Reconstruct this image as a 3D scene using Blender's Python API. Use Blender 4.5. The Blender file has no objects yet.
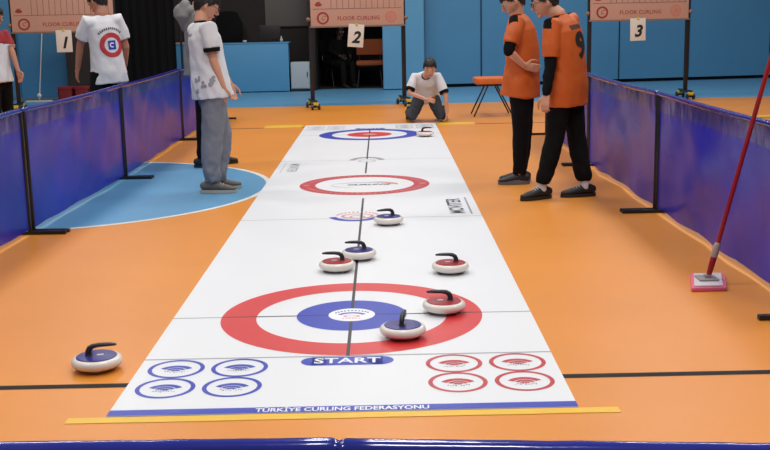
import bpy, bmesh, math, random
from mathutils import Vector, Matrix, noise
from mathutils.bvhtree import BVHTree
PI = math.pi
V = Vector
random.seed(7)
SC = bpy.context.scene
COL = SC.collection

# ------------------------------------------------------------------ materials
def lin(c):
    return tuple(((v/255)/12.92 if v/255 <= .04045 else ((v/255+.055)/1.055)**2.4) for v in c) + (1,)

def mat(name, rgb, rough=.6, metal=0, spec=.5, var=0.0, scale=8, bump=0.0, bscale=60, stretch=(1,1,1), rgb2=None, coat=0.0):
    m = bpy.data.materials.new(name); m.use_nodes = True
    nt = m.node_tree; b = nt.nodes['Principled BSDF']
    c = lin(rgb)
    b.inputs['Base Color'].default_value = c
    b.inputs['Roughness'].default_value = rough
    b.inputs['Metallic'].default_value = metal
    b.inputs['Specular IOR Level'].default_value = spec
    b.inputs['Coat Weight'].default_value = coat
    tc = nt.nodes.new('ShaderNodeTexCoord'); mp = nt.nodes.new('ShaderNodeMapping')
    mp.inputs['Scale'].default_value = stretch
    nt.links.new(tc.outputs['Object'], mp.inputs['Vector'])
    n = nt.nodes.new('ShaderNodeTexNoise'); n.inputs['Scale'].default_value = scale; n.inputs['Detail'].default_value = 5
    nt.links.new(mp.outputs[0], n.inputs['Vector'])
    r = nt.nodes.new('ShaderNodeValToRGB')
    r.color_ramp.elements[0].position = .3; r.color_ramp.elements[1].position = .7
    if rgb2: d = lin(rgb2)
    else: d = tuple(v*(1-var) for v in c[:3])+(1,)
    r.color_ramp.elements[0].color = d; r.color_ramp.elements[1].color = c
    nt.links.new(n.outputs['Fac'], r.inputs[0]); nt.links.new(r.outputs[0], b.inputs['Base Color'])
    if bump:
        n2 = nt.nodes.new('ShaderNodeTexNoise'); n2.inputs['Scale'].default_value = bscale; n2.inputs['Detail'].default_value = 3
        nt.links.new(mp.outputs[0], n2.inputs['Vector'])
        bp = nt.nodes.new('ShaderNodeBump'); bp.inputs['Strength'].default_value = bump; bp.inputs['Distance'].default_value = .01
        nt.links.new(n2.outputs['Fac'], bp.inputs['Height']); nt.links.new(bp.outputs[0], b.inputs['Normal'])
    return m

M = {}
M['floor'] = mat('orange_vinyl_floor', (222,141,54), .38, var=.10, scale=.9, bump=.03, bscale=3, spec=.35)
M['floor_blue'] = mat('blue_vinyl_floor', (92,148,186), .42, var=.08, scale=1.2, bump=.03, bscale=3, spec=.35)
M['line_black'] = mat('court_line_black', (18,10,8), .6, 0, .2, var=.3, scale=20)
M['line_brown'] = mat('court_line_brown', (140,84,52), .5, var=.2, scale=20)
M['line_white'] = mat('court_line_white', (214,214,206), .5, var=.1)
M['tape'] = mat('yellow_tape', (230,182,48), .45, var=.08, scale=6)
M['mat_white'] = mat('mat_vinyl_white', (222,223,226), .42, var=.02, scale=2, bump=.02, bscale=4, spec=.35)
M['p_blue'] = mat('print_blue', (44,62,172), .42, var=.04)
M['p_red'] = mat('print_red', (205,52,52), .42, var=.04)
M['p_red2'] = mat('print_dark_red', (186,52,60), .45, var=.08)
M['p_white'] = mat('print_white', (232,232,236), .42, var=.02)
M['p_dark'] = mat('print_dark', (42,40,46), .5, var=.1)
M['p_grey'] = mat('print_grey', (150,150,156), .5, var=.1)
M['p_light'] = mat('print_pale_grey', (188,190,200), .5, var=.06)
M['p_pink'] = mat('print_pink', (206,140,140), .5, var=.06)
M['stone_white'] = mat('stone_ivory', (226,218,208), .28, var=.05, scale=10, coat=.3)
M['stone_red'] = mat('stone_cap_red', (160,32,42), .35, var=.08, scale=20)
M['stone_blue'] = mat('stone_cap_blue', (40,34,120), .35, var=.08, scale=20)
M['handle'] = mat('handle_black', (34,30,34), .35, var=.2, scale=30)
M['foot_grey'] = mat('stone_foot', (120,108,100), .6, var=.1)
M['vinyl_blue'] = mat('barrier_vinyl_blue', (28,36,176), .3, spec=.4, var=.25, scale=2.5, bump=.05, bscale=4, stretch=(1,1,.5))
M['rail_blue'] = mat('barrier_rail_blue', (28,36,140), .16, var=.15, scale=8, bump=.18, bscale=10, coat=.4)
M['sleeve_blue'] = mat('barrier_sleeve_blue', (42,46,140), .28, var=.15, scale=8, bump=.7, bscale=12, stretch=(2.2,2.2,.7), coat=.2)
M['black_metal'] = mat('black_metal', (22,21,24), .4, var=.2, scale=20)
M['wall_blue'] = mat('wall_pad_blue', (76,138,178), .6, var=.08, scale=.8, bump=.04, bscale=6)
M['wall_blue2'] = mat('wall_pad_light_blue', (92,156,194), .6, var=.08, scale=.8)
M['wall_dark'] = mat('wall_dark', (34,26,24), .8, var=.3, scale=1.5)  # gloom of the unlit back put into the wall colour
M['desk_blue'] = mat('desk_panel_blue', (78,146,188), .5, var=.05, scale=1)
M['dark_board'] = mat('dark_brown_board', (52,42,36), .6, var=.2, scale=2)
M['grey_panel'] = mat('grey_screen', (92,90,86), .6, var=.08, scale=2)
M['greywhite'] = mat('cabinet_white', (170,180,186), .5, var=.05, scale=3)
M['curtain'] = mat('black_cloth', (9,8,9), .9, 0, .2, var=.3, scale=4, stretch=(4,4,.5))
M['crate_red'] = mat('crate_red', (140,28,34), .5, var=.1, scale=9)
M['board_face'] = mat('scoreboard_face', (188,148,132), .5, var=.05, scale=2)
M['board_frame'] = mat('scoreboard_frame', (132,104,92), .5, var=.1)
M['board_red'] = mat('scoreboard_red', (150,46,42), .5, var=.1)
M['board_faint'] = mat('scoreboard_faint', (190,124,106), .5, var=.1)
M['board_line'] = mat('scoreboard_line', (120,86,78), .5, var=.1)
M['paper'] = mat('paper_white', (214,208,200), .6, var=.03)
M['ink'] = mat('ink_black', (20,18,18), .6, var=.1)
M['castor_yellow'] = mat('castor_yellow', (214,186,40), .5, var=.1)
M['orange_seat'] = mat('orange_fabric', (206,104,40), .7, var=.15, scale=20)
M['mop_red'] = mat('mop_red_metal', (150,24,34), .3, var=.15, scale=10)
M['mop_grey'] = mat('mop_grey_plastic', (160,150,150), .5, var=.1)
M['mop_white'] = mat('mop_white_cloth', (216,206,206), .8, var=.1, scale=60, bump=.3, bscale=200)
M['mop_pink'] = mat('mop_pink_microfibre', (236,110,146), .9, var=.15, scale=60, bump=.4, bscale=200)
M['skin'] = mat('skin', (202,146,118), .55, var=.08, scale=18)
M['skin2'] = mat('skin_dim', (176,120,96), .55, var=.08, scale=18)
M['lips'] = mat('lips', (160,84,78), .5, var=.05)
M['hair'] = mat('hair_black', (22,18,18), .5, var=.4, scale=90, stretch=(1,1,.2), bump=.4, bscale=120)
M['eye_white'] = mat('eye_white', (176,164,156), .3)
M['eye_dark'] = mat('eye_dark', (30,20,16), .2)
M['shirt_white'] = mat('cotton_white', (214,214,218), .8, var=.06, scale=12, bump=.1, bscale=40)
M['shirt_orange'] = mat('jersey_orange', (200,90,18), .6, var=.14, scale=7, bump=.1, bscale=30)
M['black_cloth'] = mat('jersey_black', (11,10,13), .9, 0, .2, var=.25, scale=14)
M['trouser_grey'] = mat('jogger_grey', (124,127,137), .85, var=.14, scale=14, bump=.15, bscale=60)
M['trouser_dark'] = mat('trouser_charcoal', (50,52,58), .85, var=.2, scale=14)
M['hoodie'] = mat('hoodie_grey', (128,126,126), .85, var=.16, scale=20, bump=.15, bscale=60)
M['hood_in'] = mat('hood_pale', (180,178,178), .85, var=.16, scale=20)
M['shoe_grey'] = mat('shoe_taupe', (104,98,90), .7, var=.25, scale=30)
M['shoe_black'] = mat('shoe_black', (22,22,25), .6, var=.25, scale=30)
M['sole_pale'] = mat('sole_pale', (176,168,156), .6, var=.1, scale=20)
M['sole_grey'] = mat('sole_grey', (98,100,112), .6, var=.1, scale=20)
M['sole_black'] = mat('sole_black', (30,30,33), .6, var=.1, scale=20)
M['sock'] = mat('sock_white', (206,206,212), .9, var=.08, scale=40)
M['red_cloth'] = mat('red_cloth', (150,28,34), .8, var=.1)

# ------------------------------------------------------------------ helpers
def link(o, parent=None):
    COL.objects.link(o)
    if parent: o.parent = parent
    return o

def obj(name, bm, m, parent=None, smooth=True, loc=None):
    me = bpy.data.meshes.new(name)
    bmesh.ops.recalc_face_normals(bm, faces=bm.faces) if smooth is not None else None
    bm.to_mesh(me); bm.free()
    for x in (m if isinstance(m, (list, tuple)) else [m]): me.materials.append(x)
    if smooth:
        try: me.shade_smooth()
        except Exception: me.polygons.foreach_set('use_smooth', [True]*len(me.polygons))
        if smooth == 'auto':
            try: me.set_sharp_from_angle(angle=math.radians(35))
            except Exception: pass
    o = bpy.data.objects.new(name, me)
    if loc is not None: o.location = loc
    return link(o, parent)

def empty(name, loc, rz=0):
    o = bpy.data.objects.new(name, None); o.empty_display_size = .1
    o.location = loc; o.rotation_euler = (0,0,rz)
    return link(o)

def tag(o, label=None, cat=None, group=None, kind=None):
    if label: o['label'] = label
    if cat: o['category'] = cat
    if group: o['group'] = group
    if kind: o['kind'] = kind
    return o

def copy_tree(o, parent=None):
    c = o.copy(); COL.objects.link(c); c.parent = parent
    for ch in [x for x in bpy.data.objects if x.parent == o]: copy_tree(ch, c)
    return c

def box(bm, x0, x1, y0, y1, z0, z1, bev=0, mi=0):
    r = bmesh.ops.create_cube(bm, size=1)
    for v in r['verts']:
        v.co = V(((x0+x1)/2+v.co.x*(x1-x0), (y0+y1)/2+v.co.y*(y1-y0), (z0+z1)/2+v.co.z*(z1-z0)))
    fs = set(f for v in r['verts'] for f in v.link_faces)
    for f in fs: f.material_index = mi
    if bev:
        es = list(set(e for v in r['verts'] for e in v.link_edges))
        bmesh.ops.bevel(bm, geom=es, offset=bev, segments=2, affect='EDGES', profile=.7)

def tube(bm, pts, rad, ref=None, n=16, cap=True, mi=0):
    """loft of elliptical rings; rad: list of r or (a,b); ref = direction of a-axis; closed, rounded ends"""
    pts = [V(p) for p in pts]
    rad = [(r, r) if not isinstance(r, (tuple, list)) else r for r in rad]
    if cap:
        P0, P1 = pts[0], pts[-1]
        t0 = (pts[0]-pts[1]).normalized(); t1 = (pts[-1]-pts[-2]).normalized()
        m0 = min(rad[0]); m1 = min(rad[-1])
        pre = [P0+t0*m0*.95*.9, P0+t0*m0*.6*.9]; prr = [(rad[0][0]*.3, rad[0][1]*.3), (rad[0][0]*.8, rad[0][1]*.8)]
        post = [P1+t1*m1*.6*.9, P1+t1*m1*.95*.9]; por = [(rad[-1][0]*.8, rad[-1][1]*.8), (rad[-1][0]*.3, rad[-1][1]*.3)]
        pts = pre+pts+post; rad = prr+rad+por
    rings = []
    prev = None
    for i, p in enumerate(pts):
        if i == 0: t = pts[1]-pts[0]
        elif i == len(pts)-1: t = pts[-1]-pts[-2]
        else: t = (pts[i+1]-pts[i]).normalized()+(pts[i]-pts[i-1]).normalized()
        t.normalize()
        if ref is not None and abs(t.dot(V(ref).normalized())) < .97: a = V(ref)-t*t.dot(V(ref))
        elif prev is not None: a = prev-t*t.dot(prev)
        else:
            a = V((1,0,0)) if abs(t.x) < .8 else V((0,1,0)); a = a-t*t.dot(a)
        a.normalize(); prev = a; b = t.cross(a)
        rings.append([bm.verts.new(p+a*rad[i][0]*math.cos(2*PI*k/n)+b*rad[i][1]*math.sin(2*PI*k/n)) for k in range(n)])
    for i in range(len(rings)-1):
        for k in range(n):
            f = bm.faces.new((rings[i][k], rings[i][(k+1) % n], rings[i+1][(k+1) % n], rings[i+1][k])); f.material_index = mi
    f = bm.faces.new(rings[0][::-1]); f.material_index = mi
    f = bm.faces.new(rings[-1]); f.material_index = mi

def lathe(bm, prof, n=48, mi=0, c=(0,0,0)):
    rings = []
    for r, z in prof:
        if r < 1e-6: rings.append([bm.verts.new((c[0], c[1], c[2]+z))])
        else: rings.append([bm.verts.new((c[0]+r*math.cos(2*PI*k/n), c[1]+r*math.sin(2*PI*k/n), c[2]+z)) for k in range(n)])
    for i in range(len(rings)-1):
        A, B = rings[i], rings[i+1]
        for k in range(n):
            k2 = (k+1) % n
            if len(A) == 1 and len(B) == 1: continue
            if len(A) == 1: f = bm.faces.new((A[0], B[k2], B[k]))
            elif len(B) == 1: f = bm.faces.new((A[k], A[k2], B[0]))
            else: f = bm.faces.new((A[k], A[k2], B[k2], B[k]))
            f.material_index = mi

def sphere(bm, c, r, seg=20, mi=0, rot=None):
    if not isinstance(r, (tuple, list)): r = (r, r, r)
    q = bmesh.ops.create_uvsphere(bm, u_segments=seg, v_segments=max(8, seg//2+2), radius=1)
    mt = Matrix.Diagonal((*r, 1))
    if rot is not None: mt = rot.to_4x4() @ mt
    for v in q['verts']: v.co = mt @ v.co + V(c)
    for f in set(f for v in q['verts'] for f in v.link_faces): f.material_index = mi

# flat prints lying in the XY plane
def disc(bm, cx, cy, r0, r1, z, n=72, a0=0, a1=2*PI, sy=1):
    full = abs(a1-a0-2*PI) < 1e-6
    A = [a0+(a1-a0)*k/n for k in range(n+(0 if full else 1))]
    o = [bm.verts.new((cx+r1*math.cos(a), cy+sy*r1*math.sin(a), z)) for a in A]
    if r0 <= 0:
        bm.faces.new(o); return
    i = [bm.verts.new((cx+r0*math.cos(a), cy+sy*r0*math.sin(a), z)) for a in A]
    for k in range(n if full else n):
        k2 = (k+1) % len(A)
        bm.faces.new((o[k], o[k2], i[k2], i[k]))
def rect(bm, x0, x1, y0, y1, z):
    bm.faces.new([bm.verts.new(p) for p in ((x0,y0,z),(x1,y0,z),(x1,y1,z),(x0,y1,z))])

def text_mesh(s, size, offset=.0, extrude=0, align='CENTER', shear=0, spacing=1):
    cu = bpy.data.curves.new('text', 'FONT'); cu.body = s; cu.size = size; cu.offset = offset; cu.extrude = extrude
    cu.align_x = align; cu.align_y = 'CENTER'; cu.shear = shear; cu.space_character = spacing; cu.resolution_u = 3
    o = bpy.data.objects.new('text', cu); COL.objects.link(o)
    bpy.context.view_layer.update()
    me = bpy.data.meshes.new_from_object(o.evaluated_get(bpy.context.evaluated_depsgraph_get()))
    bpy.data.objects.remove(o); bpy.data.curves.remove(cu)
    return me
def text_into(bm, s, size, mtx, **k):
    me = text_mesh(s, size, **k); me.transform(mtx); bm.from_mesh(me); bpy.data.meshes.remove(me)

def fuse(name, bm, mats, parent, voxel=.007, smooth=6, fold=0.0, fscale=(9,9,4), region=None, fold_fn=None, extra=None):
    """voxel-union overlapping closed shapes into ONE continuous surface"""
    me = bpy.data.meshes.new(name); bmesh.ops.recalc_face_normals(bm, faces=bm.faces); bm.to_mesh(me); bm.free()
    o = bpy.data.objects.new(name, me); COL.objects.link(o)
    r = o.modifiers.new('r', 'REMESH'); r.mode = 'VOXEL'; r.voxel_size = voxel; r.adaptivity = 0
    s = o.modifiers.new('s', 'SMOOTH'); s.iterations = smooth; s.factor = .5
    bpy.context.view_layer.update()
    nm = bpy.data.meshes.new_from_object(o.evaluated_get(bpy.context.evaluated_depsgraph_get()))
    o.modifiers.clear(); o.data = nm; bpy.data.meshes.remove(me); nm.name = name
    if fold:
        nrm = [v.normal.copy() for v in nm.vertices]
        for v, nn in zip(nm.vertices, nrm):
            p = v.co
            q = V((p.x*fscale[0]+p.z*3, p.y*fscale[1]-p.z*2, p.z*fscale[2]+seedz[0]))
            d = noise.noise(q)*.7+noise.noise(q*2.3)*.4
            if fold_fn: d *= fold_fn(p)
            v.co = p+nn*d*fold
    nm.materials.clear()
    for x in mats: nm.materials.append(x)
    for p in nm.polygons:
        p.material_index = region(p.center) if region else 0
        p.use_smooth = True
    if extra:
        b2 = bmesh.new(); b2.from_mesh(nm); extra(b2); b2.to_mesh(nm); b2.free()
        for p in nm.polygons: p.use_smooth = True
    if parent: o.parent = parent
    return o
seedz = [0.0]

def decal(name, bm, m, target, parent, origin, u, v, off=.003, grid=.02):
    """wrap a flat 2-D print (XY of bm) on the surface of target, seen along -n at origin"""
    u = V(u).normalized(); v = V(v).normalized(); n = u.cross(v)
    xs = [w.co.x for w in bm.verts]; ys = [w.co.y for w in bm.verts]
    for ax, lo, hi in ((0, min(xs), max(xs)), (1, min(ys), max(ys))):
        k = lo+grid
        while k < hi:
            nn = V((1,0,0)) if ax == 0 else V((0,1,0))
            bmesh.ops.bisect_plane(bm, geom=bm.verts[:]+bm.edges[:]+bm.faces[:], plane_co=nn*k, plane_no=nn)
            k += grid
    bmesh.ops.triangulate(bm, faces=bm.faces)
    t = BVHTree.FromPolygons([x.co for x in target.data.vertices], [p.vertices[:] for p in target.data.polygons])
    dead = []
    for w in bm.verts:
        p = V(origin)+u*w.co.x+v*w.co.y
        hit, hn, _, _ = t.ray_cast(p+n*.4, -n, .8)
        if hit is None: dead.append(w)
        else: w.co = hit+hn*off
    bmesh.ops.delete(bm, geom=dead, context='VERTS')
    o = obj(name, bm, m, parent, smooth=None)
    return o

# ------------------------------------------------------------------ camera
f_px, pitch, yaw, roll, CH = 1074.2, .1923, -.0004, -.0209, 1.479
fw = V((math.sin(yaw)*math.cos(pitch), math.cos(yaw)*math.cos(pitch), -math.sin(pitch)))
rt = V((math.cos(yaw), -math.sin(yaw), 0)); up = rt.cross(fw)
r2 = rt*math.cos(roll)+up*math.sin(roll); u2 = -rt*math.sin(roll)+up*math.cos(roll)
cam = bpy.data.cameras.new('camera'); cam.sensor_width = 36; cam.lens = 36*f_px/770; cam.clip_start = .05
co = bpy.data.objects.new('camera', cam); link(co)
co.matrix_world = Matrix.Translation((0,0,CH)) @ Matrix((r2, u2, -fw)).transposed().to_4x4()
SC.camera = co

# ------------------------------------------------------------------ the setting
def struct(name, bm, m, smooth='auto'):
    o = obj(name, bm, m, None, smooth); o['kind'] = 'structure'; return o
bm = bmesh.new(); box(bm, -12, 14, -7, 18.3, -.05, 0); struct('floor', bm, M['floor'])
bm = bmesh.new(); box(bm, -12, 14, 18.3, 27, -.05, 0); struct('floor.001', bm, M['floor_blue'])
# painted court marks
bm = bmesh.new(); disc(bm, -2.95, 9.5, 0, 1.88, .0012, 96); struct('trim_1', bm, M['floor_blue'], None)
bm = bmesh.new(); disc(bm, -2.95, 9.5, 1.88, 1.93, .0014, 96); struct('trim_2', bm, M['line_white'], None)
bm = bmesh.new(); rect(bm, -12, 14, 4.215, 4.265, .001); struct('trim_3', bm, M['line_black'], None)
bm = bmesh.new(); rect(bm, -12, 14, 14.68, 14.76, .001); struct('trim_4', bm, M['line_brown'], None)
# back wall pads, right of the doorway
def wy(x): return 22.15+.13*max(0, x)
seams = [.02, .86, 2.05, 4.98, 6.5, 8.3, 10.2, 12.2, 14]
for i in range(len(seams)-1):
    a, b = seams[i], seams[i+1]
    bm = bmesh.new()
    pr = [(a+.012, wy(a)), (b-.012, wy(b))]
    if i == 0: pr = [(a, 21.9), (b, 21.95)]
    box(bm, 0, 1, 0, 1, .07 if i else 0.02, 5)
    for v in bm.verts:
        x = pr[0][0] if v.co.x < .5 else pr[1][0]; y = pr[0][1] if v.co.x < .5 else pr[1][1]
        v.co = V((x, y+(.1 if v.co.y > .5 else 0), v.co.z))
    bmesh.ops.bevel(bm, geom=[e for e in bm.edges if abs(e.verts[0].co.z-e.verts[1].co.z) > 1], offset=.015, segments=2, affect='EDGES')
    struct('wall_back' if i == 0 else 'wall_back.%03d' % i, bm, M['wall_blue2'] if i == 0 else M['wall_blue'])
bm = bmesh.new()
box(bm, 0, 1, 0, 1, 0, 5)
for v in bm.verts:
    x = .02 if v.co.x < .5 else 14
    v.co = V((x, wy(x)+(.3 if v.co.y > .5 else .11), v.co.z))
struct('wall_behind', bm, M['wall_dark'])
bm = bmesh.new(); box(bm, 14, 14.2, -7, 27, 0, 5); struct('wall_right', bm, M['wall_blue'])
bm = bmesh.new(); box(bm, -12.2, -12, -7, 21.3, 0, 5); struct('wall_left.003', bm, M['wall_blue'])
bm = bmesh.new(); box(bm, -12, 14, -7.2, -7, 0, 5); struct('wall_front', bm, M['wall_blue'])
# dark wall left of the doorway, alcove of the doorway
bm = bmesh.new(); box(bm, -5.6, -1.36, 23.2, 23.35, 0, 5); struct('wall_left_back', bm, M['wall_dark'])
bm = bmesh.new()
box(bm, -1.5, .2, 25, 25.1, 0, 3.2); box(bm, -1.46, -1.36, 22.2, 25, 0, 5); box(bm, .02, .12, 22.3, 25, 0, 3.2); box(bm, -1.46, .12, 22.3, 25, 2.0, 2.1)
box(bm, -1.36, .02, 22.2, 22.35, 2.0, 5)  # unseen lintel, set low to keep lamp light out of the alcove
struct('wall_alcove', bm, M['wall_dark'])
bm = bmesh.new(); box(bm, -1.36, .02, 22.6, 25, .001, .004); struct('floor.002', bm, M['wall_dark'])  # dark sheet, the doorway's shade painted over the floor
# far left blue pads and the dark return
bm = bmesh.new(); box(bm, -12, -7.02, 21.1, 21.3, .05, 5, .01); struct('wall_left.001', bm, M['wall_blue'])
bm = bmesh.new(); box(bm, -7.0, -6.1, 21.0, 21.3, .05, 5, .01); struct('wall_left', bm, M['wall_blue'])
bm = bmesh.new(); box(bm, -6.08, -5.6, 21.05, 23.3, 0, 5); struct('wall_left.002', bm, M['dark_board'])

# ------------------------------------------------------------------ curling mats
XC, Y0, Y1, W = -.179, 3.88, 14.95, 1.8
YM = (Y0+Y1)/2
def small_logo(bmr, bmg, cx, cy, s=1):
    R = .105
    for (r0, r1) in ((.054, .080), (.031, .048), (.010, .026)):
        disc(bmr, cx, cy-s*.035, r0, r1, 0, 20, PI*.17 if s > 0 else PI*1.17, PI*.83 if s > 0 else PI*1.83)
    for k in range(9):
        x = -.045+k*.0105; w = .0065; h = random.uniform(.006, .018); yy = random.uniform(-.046, -.03)
        rect(bmg, cx+s*x, cx+s*x+w, cy+s*yy-h/2, cy+s*yy+h/2, 0)
def flatz(bm, z):
    for v in bm.verts: v.co.z = z
    for f in bm.faces:
        f.normal_update()
        if f.normal.z < 0: f.normal_flip()

def make_mat():
    t = empty('curling_mat', (XC, YM, 0))
    hw, hl = W/2, (Y1-Y0)/2
    def P(name, bm, m, z):
        flatz(bm, z); return obj(name, bm, m, t, None)
    bm = bmesh.new(); box(bm, -hw, hw, -hl, hl, .0005, .003); obj('sheet', bm, M['mat_white'], t, None)
    Z1, Z2, Z3, Z4, Z5 = .0034, .0038, .0042, .0046, .0050
    # lines
    bm = bmesh.new()
    for yy in (4.564, 5.228, 7.869, 11.18, 13.634, 14.27):
        w = .005 if yy in (7.869, 11.18) else .007
        b_ = bmesh.new(); rect(b_, -hw, hw, yy-YM-w, yy-YM+w, 0); P('cross_line', b_, M['p_grey'], Z1)
    bm.free()
    # houses
    yn, yf = 5.228-YM, 13.634-YM
    def ring(name, y, r0, r1, m, z, n=96):
        bm = bmesh.new(); disc(bm, 0, y, r0, r1, 0, n); return P(name, bm, m, z)
    ring('outer_ring', yn, .478, .655, M['p_red'], Z2); ring('inner_ring', yn, 0, .277, M['p_blue'], Z2)
    ring('outer_ring', yf, .478, .64, M['p_blue'], Z2); ring('inner_ring', yf, 0, .285, M['p_red'], Z2)
    # tee line drawn over the rings
    bm = bmesh.new(); rect(bm, -.655, .655, yn-.006, yn+.006, 0); P('tee_line', bm, M['p_dark'], Z3)
    bm = bmesh.new()
    for a, b in ((4.564, 8.75), (10.2, 11.02), (11.24, 14.25)): rect(bm, -.008, .008, a-YM, b-YM, 0)
    P('centre_line', bm, M['p_dark'], Z3)
    ring('button', yn, 0, .117, M['p_white'], Z4); ring('button', yf, 0, .09, M['p_pink'], Z4)
    # print in near button
    bm = bmesh.new(); disc(bm, 0, yn-.045, .066, .088, 0, 20, PI*.2, PI*.8); P('button_arc', bm, M['p_blue'], Z5)
    bm = bmesh.new()
    for k in range(11):
        a = PI*.78-k*PI*.056; rect(bm, .105*math.cos(a)-.005, .105*math.cos(a)+.005, yn-.03+.105*math.sin(a)-.008, yn-.03+.105*math.sin(a)+.008, 0)
    P('button_lettering', bm, M['p_dark'], Z5)
    bm = bmesh.new(); disc(bm, 0, yn-.03, .03, .042, 0, 20, 0, 2*PI, .5)
    for k in range(6): rect(bm, -.045+k*.016, -.036+k*.016, yn-.075, yn-.062, 0)
    P('button_emblem', bm, M['p_pink'], Z5)
    # middle ring
    ym = 9.5-YM
    ring('middle_ring', ym, .44, .58, M['p_red2'], Z2)
    bm = bmesh.new()
    for k in range(64):
        a = 2*PI*k/64
        if min(abs(a), abs(a-PI), abs(a-2*PI)) < .22: continue
        q = V((math.cos(a), math.sin(a))); s = V((-q.y, q.x)); c = q*.51; h = random.uniform(.014, .022)
        bm.faces.new([bm.verts.new((c.x+s.x*i*.008+q.x*j*h, ym+c.y+s.y*i*.008+q.y*j*h, 0)) for i, j in ((-1,-1),(1,-1),(1,1),(-1,1))])
    for sx in (-1, 1):
        disc(bm, sx*.518, ym, 0, .035, 0, 5)
    P('ring_lettering', bm, M['p_pink'], Z3)
    bm = bmesh.new()   # swoosh-shaped stone emblem
    def crescent(bm, cx, cy, rx, ry, th, a0, a1, n=24):
        o_, i_ = [], []
        for k in range(n+1):
            u = k/n; a = a0+(a1-a0)*u; w = th*math.sin(PI*u)
            o_.append(bm.verts.new((cx+rx*math.cos(a), cy+ry*math.sin(a), 0)))
            i_.append(bm.verts.new((cx+(rx-w)*math.cos(a), cy+(ry-w)*math.sin(a)-w*.15, 0)))
        for k in range(n):
            try: bm.faces.new((o_[k], o_[k+1], i_[k+1], i_[k]))
            except Exception: pass
    crescent(bm, 0, ym-.02, .3, .16, .05, PI*.05, PI*.95); crescent(bm, -.08, ym-.05, .22, .12, .04, PI*.9, PI*1.5)
    P('swoosh', bm, M['p_light'], Z2)
    bm = bmesh.new(); crescent(bm, .05, ym, .25, .15, .06, -PI*.1, PI*.5); P('swoosh_tip', bm, M['p_pink'], Z3)
    bm = bmesh.new(); text_into(bm, 'CURLING', .09, Matrix.Translation((.03, ym-.02, 0)), shear=.3, offset=.002); P('emblem_text', bm, M['p_dark'], Z4)
    # emblems on the hog lines
    bm = bmesh.new(); disc(bm, -.045, 7.98-YM, .15, .205, 0, 40, PI*1.08, PI*1.92, 1.15); P('blue_arc', bm, M['p_blue'], Z2)
    bm = bmesh.new(); disc(bm, -.03, 7.95-YM, .10, .125, 0, 30, 0, 2*PI, .8); disc(bm, -.03, 7.92-YM, .045, .06, 0, 20); P('emblem_ring', bm, M['p_pink'], Z3)
    bm = bmesh.new()
    for k in range(13):
        a = PI*.9-k*PI*.066; rect(bm, -.03+.16*math.cos(a)-.008, -.03+.16*math.cos(a)+.008, 7.96-YM+.16*math.sin(a)-.02, 7.96-YM+.16*math.sin(a)+.02, 0)
    P('emblem_lettering', bm, M['p_pink'], Z3)
    bm = bmesh.new(); disc(bm, 0, 11.1-YM, .13, .19, 0, 40, PI*.05, PI*.95, 1.6); P('grey_arc', bm, M['p_grey'], Z2)
    bm = bmesh.new(); disc(bm, 0, 11.08-YM, .07, .1, 0, 24, 0, 2*PI, 1); P('emblem_ring', bm, M['p_light'], Z3)
    # START pills and player circles at both ends (half-turn symmetric)
    for s in (1, -1):
        cy = s*(4.493-YM)
        bm = bmesh.new(); rect(bm, -.155, .155, cy-.058, cy+.058, 0)
        disc(bm, .145, cy, 0, .058, 0, 24); disc(bm, -.145, cy, 0, .058, 0, 24)
        P('start_pill', bm, M['p_blue'], Z2)
        bm = bmesh.new()
        rot = Matrix.Rotation(0 if s > 0 else PI, 4, 'Z')
        text_into(bm, 'START', .098, Matrix.Translation((0, cy, 0)) @ rot, offset=.002, spacing=1.02); P('start_text', bm, M['p_white'], Z4)
        for side, mm in ((-1, M['p_blue']), (1, M['p_red2'])):
            for ox in (.462, .735):
                for yy in (4.43, 4.187):
                    x = s*side*ox; y = s*(yy-YM)
                    m2 = mm if s > 0 else (M['p_light'] if side > 0 else M['p_grey'])  # far circles coloured paler, standing in for sheen washing them out
                    ringm = bmesh.new(); arcs = bmesh.new(); scr = bmesh.new()
                    disc(ringm, x, y, .103, .122, 0, 48); small_logo(arcs, scr, x, y, s)
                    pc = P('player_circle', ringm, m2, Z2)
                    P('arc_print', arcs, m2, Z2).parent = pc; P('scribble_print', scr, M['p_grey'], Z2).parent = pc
    # edge strip and lettering
    bm = bmesh.new(); rect(bm, -hw, hw, -hl+.002, -hl+.062, 0); P('edge_strip', bm, M['p_blue'], Z2)
    bm = bmesh.new(); text_into(bm, 'T\u00dcRK\u0130YE CURLING FEDERASYONU', .054, Matrix.Translation((0, -hl+.028, 0)), offset=.0012)
    xs = [v.co.x for v in bm.verts]; k = .667/(max(xs)-min(xs))
    for v in bm.verts: v.co.x *= k
    P('edge_text', bm, M['p_white'], Z4)
    # side marks
    bm = bmesh.new(); text_into(bm, 'MOVITER', .16, Matrix.Translation((.735, 8.31-YM, 0)) @ Matrix.Rotation(PI/2, 4, 'Z'), offset=.003); P('side_mark', bm, M['p_dark'], Z2)
    bm = bmesh.new(); rect(bm, .825, .84, 7.95-YM, 8.7-YM, 0); P('side_rule', bm, M['p_grey'], Z2)
    bm = bmesh.new(); text_into(bm, 'MOVITER', .14, Matrix.Translation((-.735, 10.68-YM, 0)) @ Matrix.Rotation(-PI/2, 4, 'Z'), offset=.001); P('side_mark', bm, M['p_grey'], Z2)
    bm = bmesh.new(); rect(bm, -.84, -.83, 10.3-YM, 11.05-YM, 0); P('side_rule', bm, M['p_light'], Z2)
    return t
cm = make_mat()
tag(cm, 'long white curling mat in the middle of the orange floor, with stones on it', 'curling mat', 'white curling mats')
c2 = copy_tree(cm); c2.location = (4.2, YM-.1, 0)
tag(c2, 'white curling mat on the floor beyond the right-hand blue barriers, only its far corner showing', 'curling mat', 'white curling mats')

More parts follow.
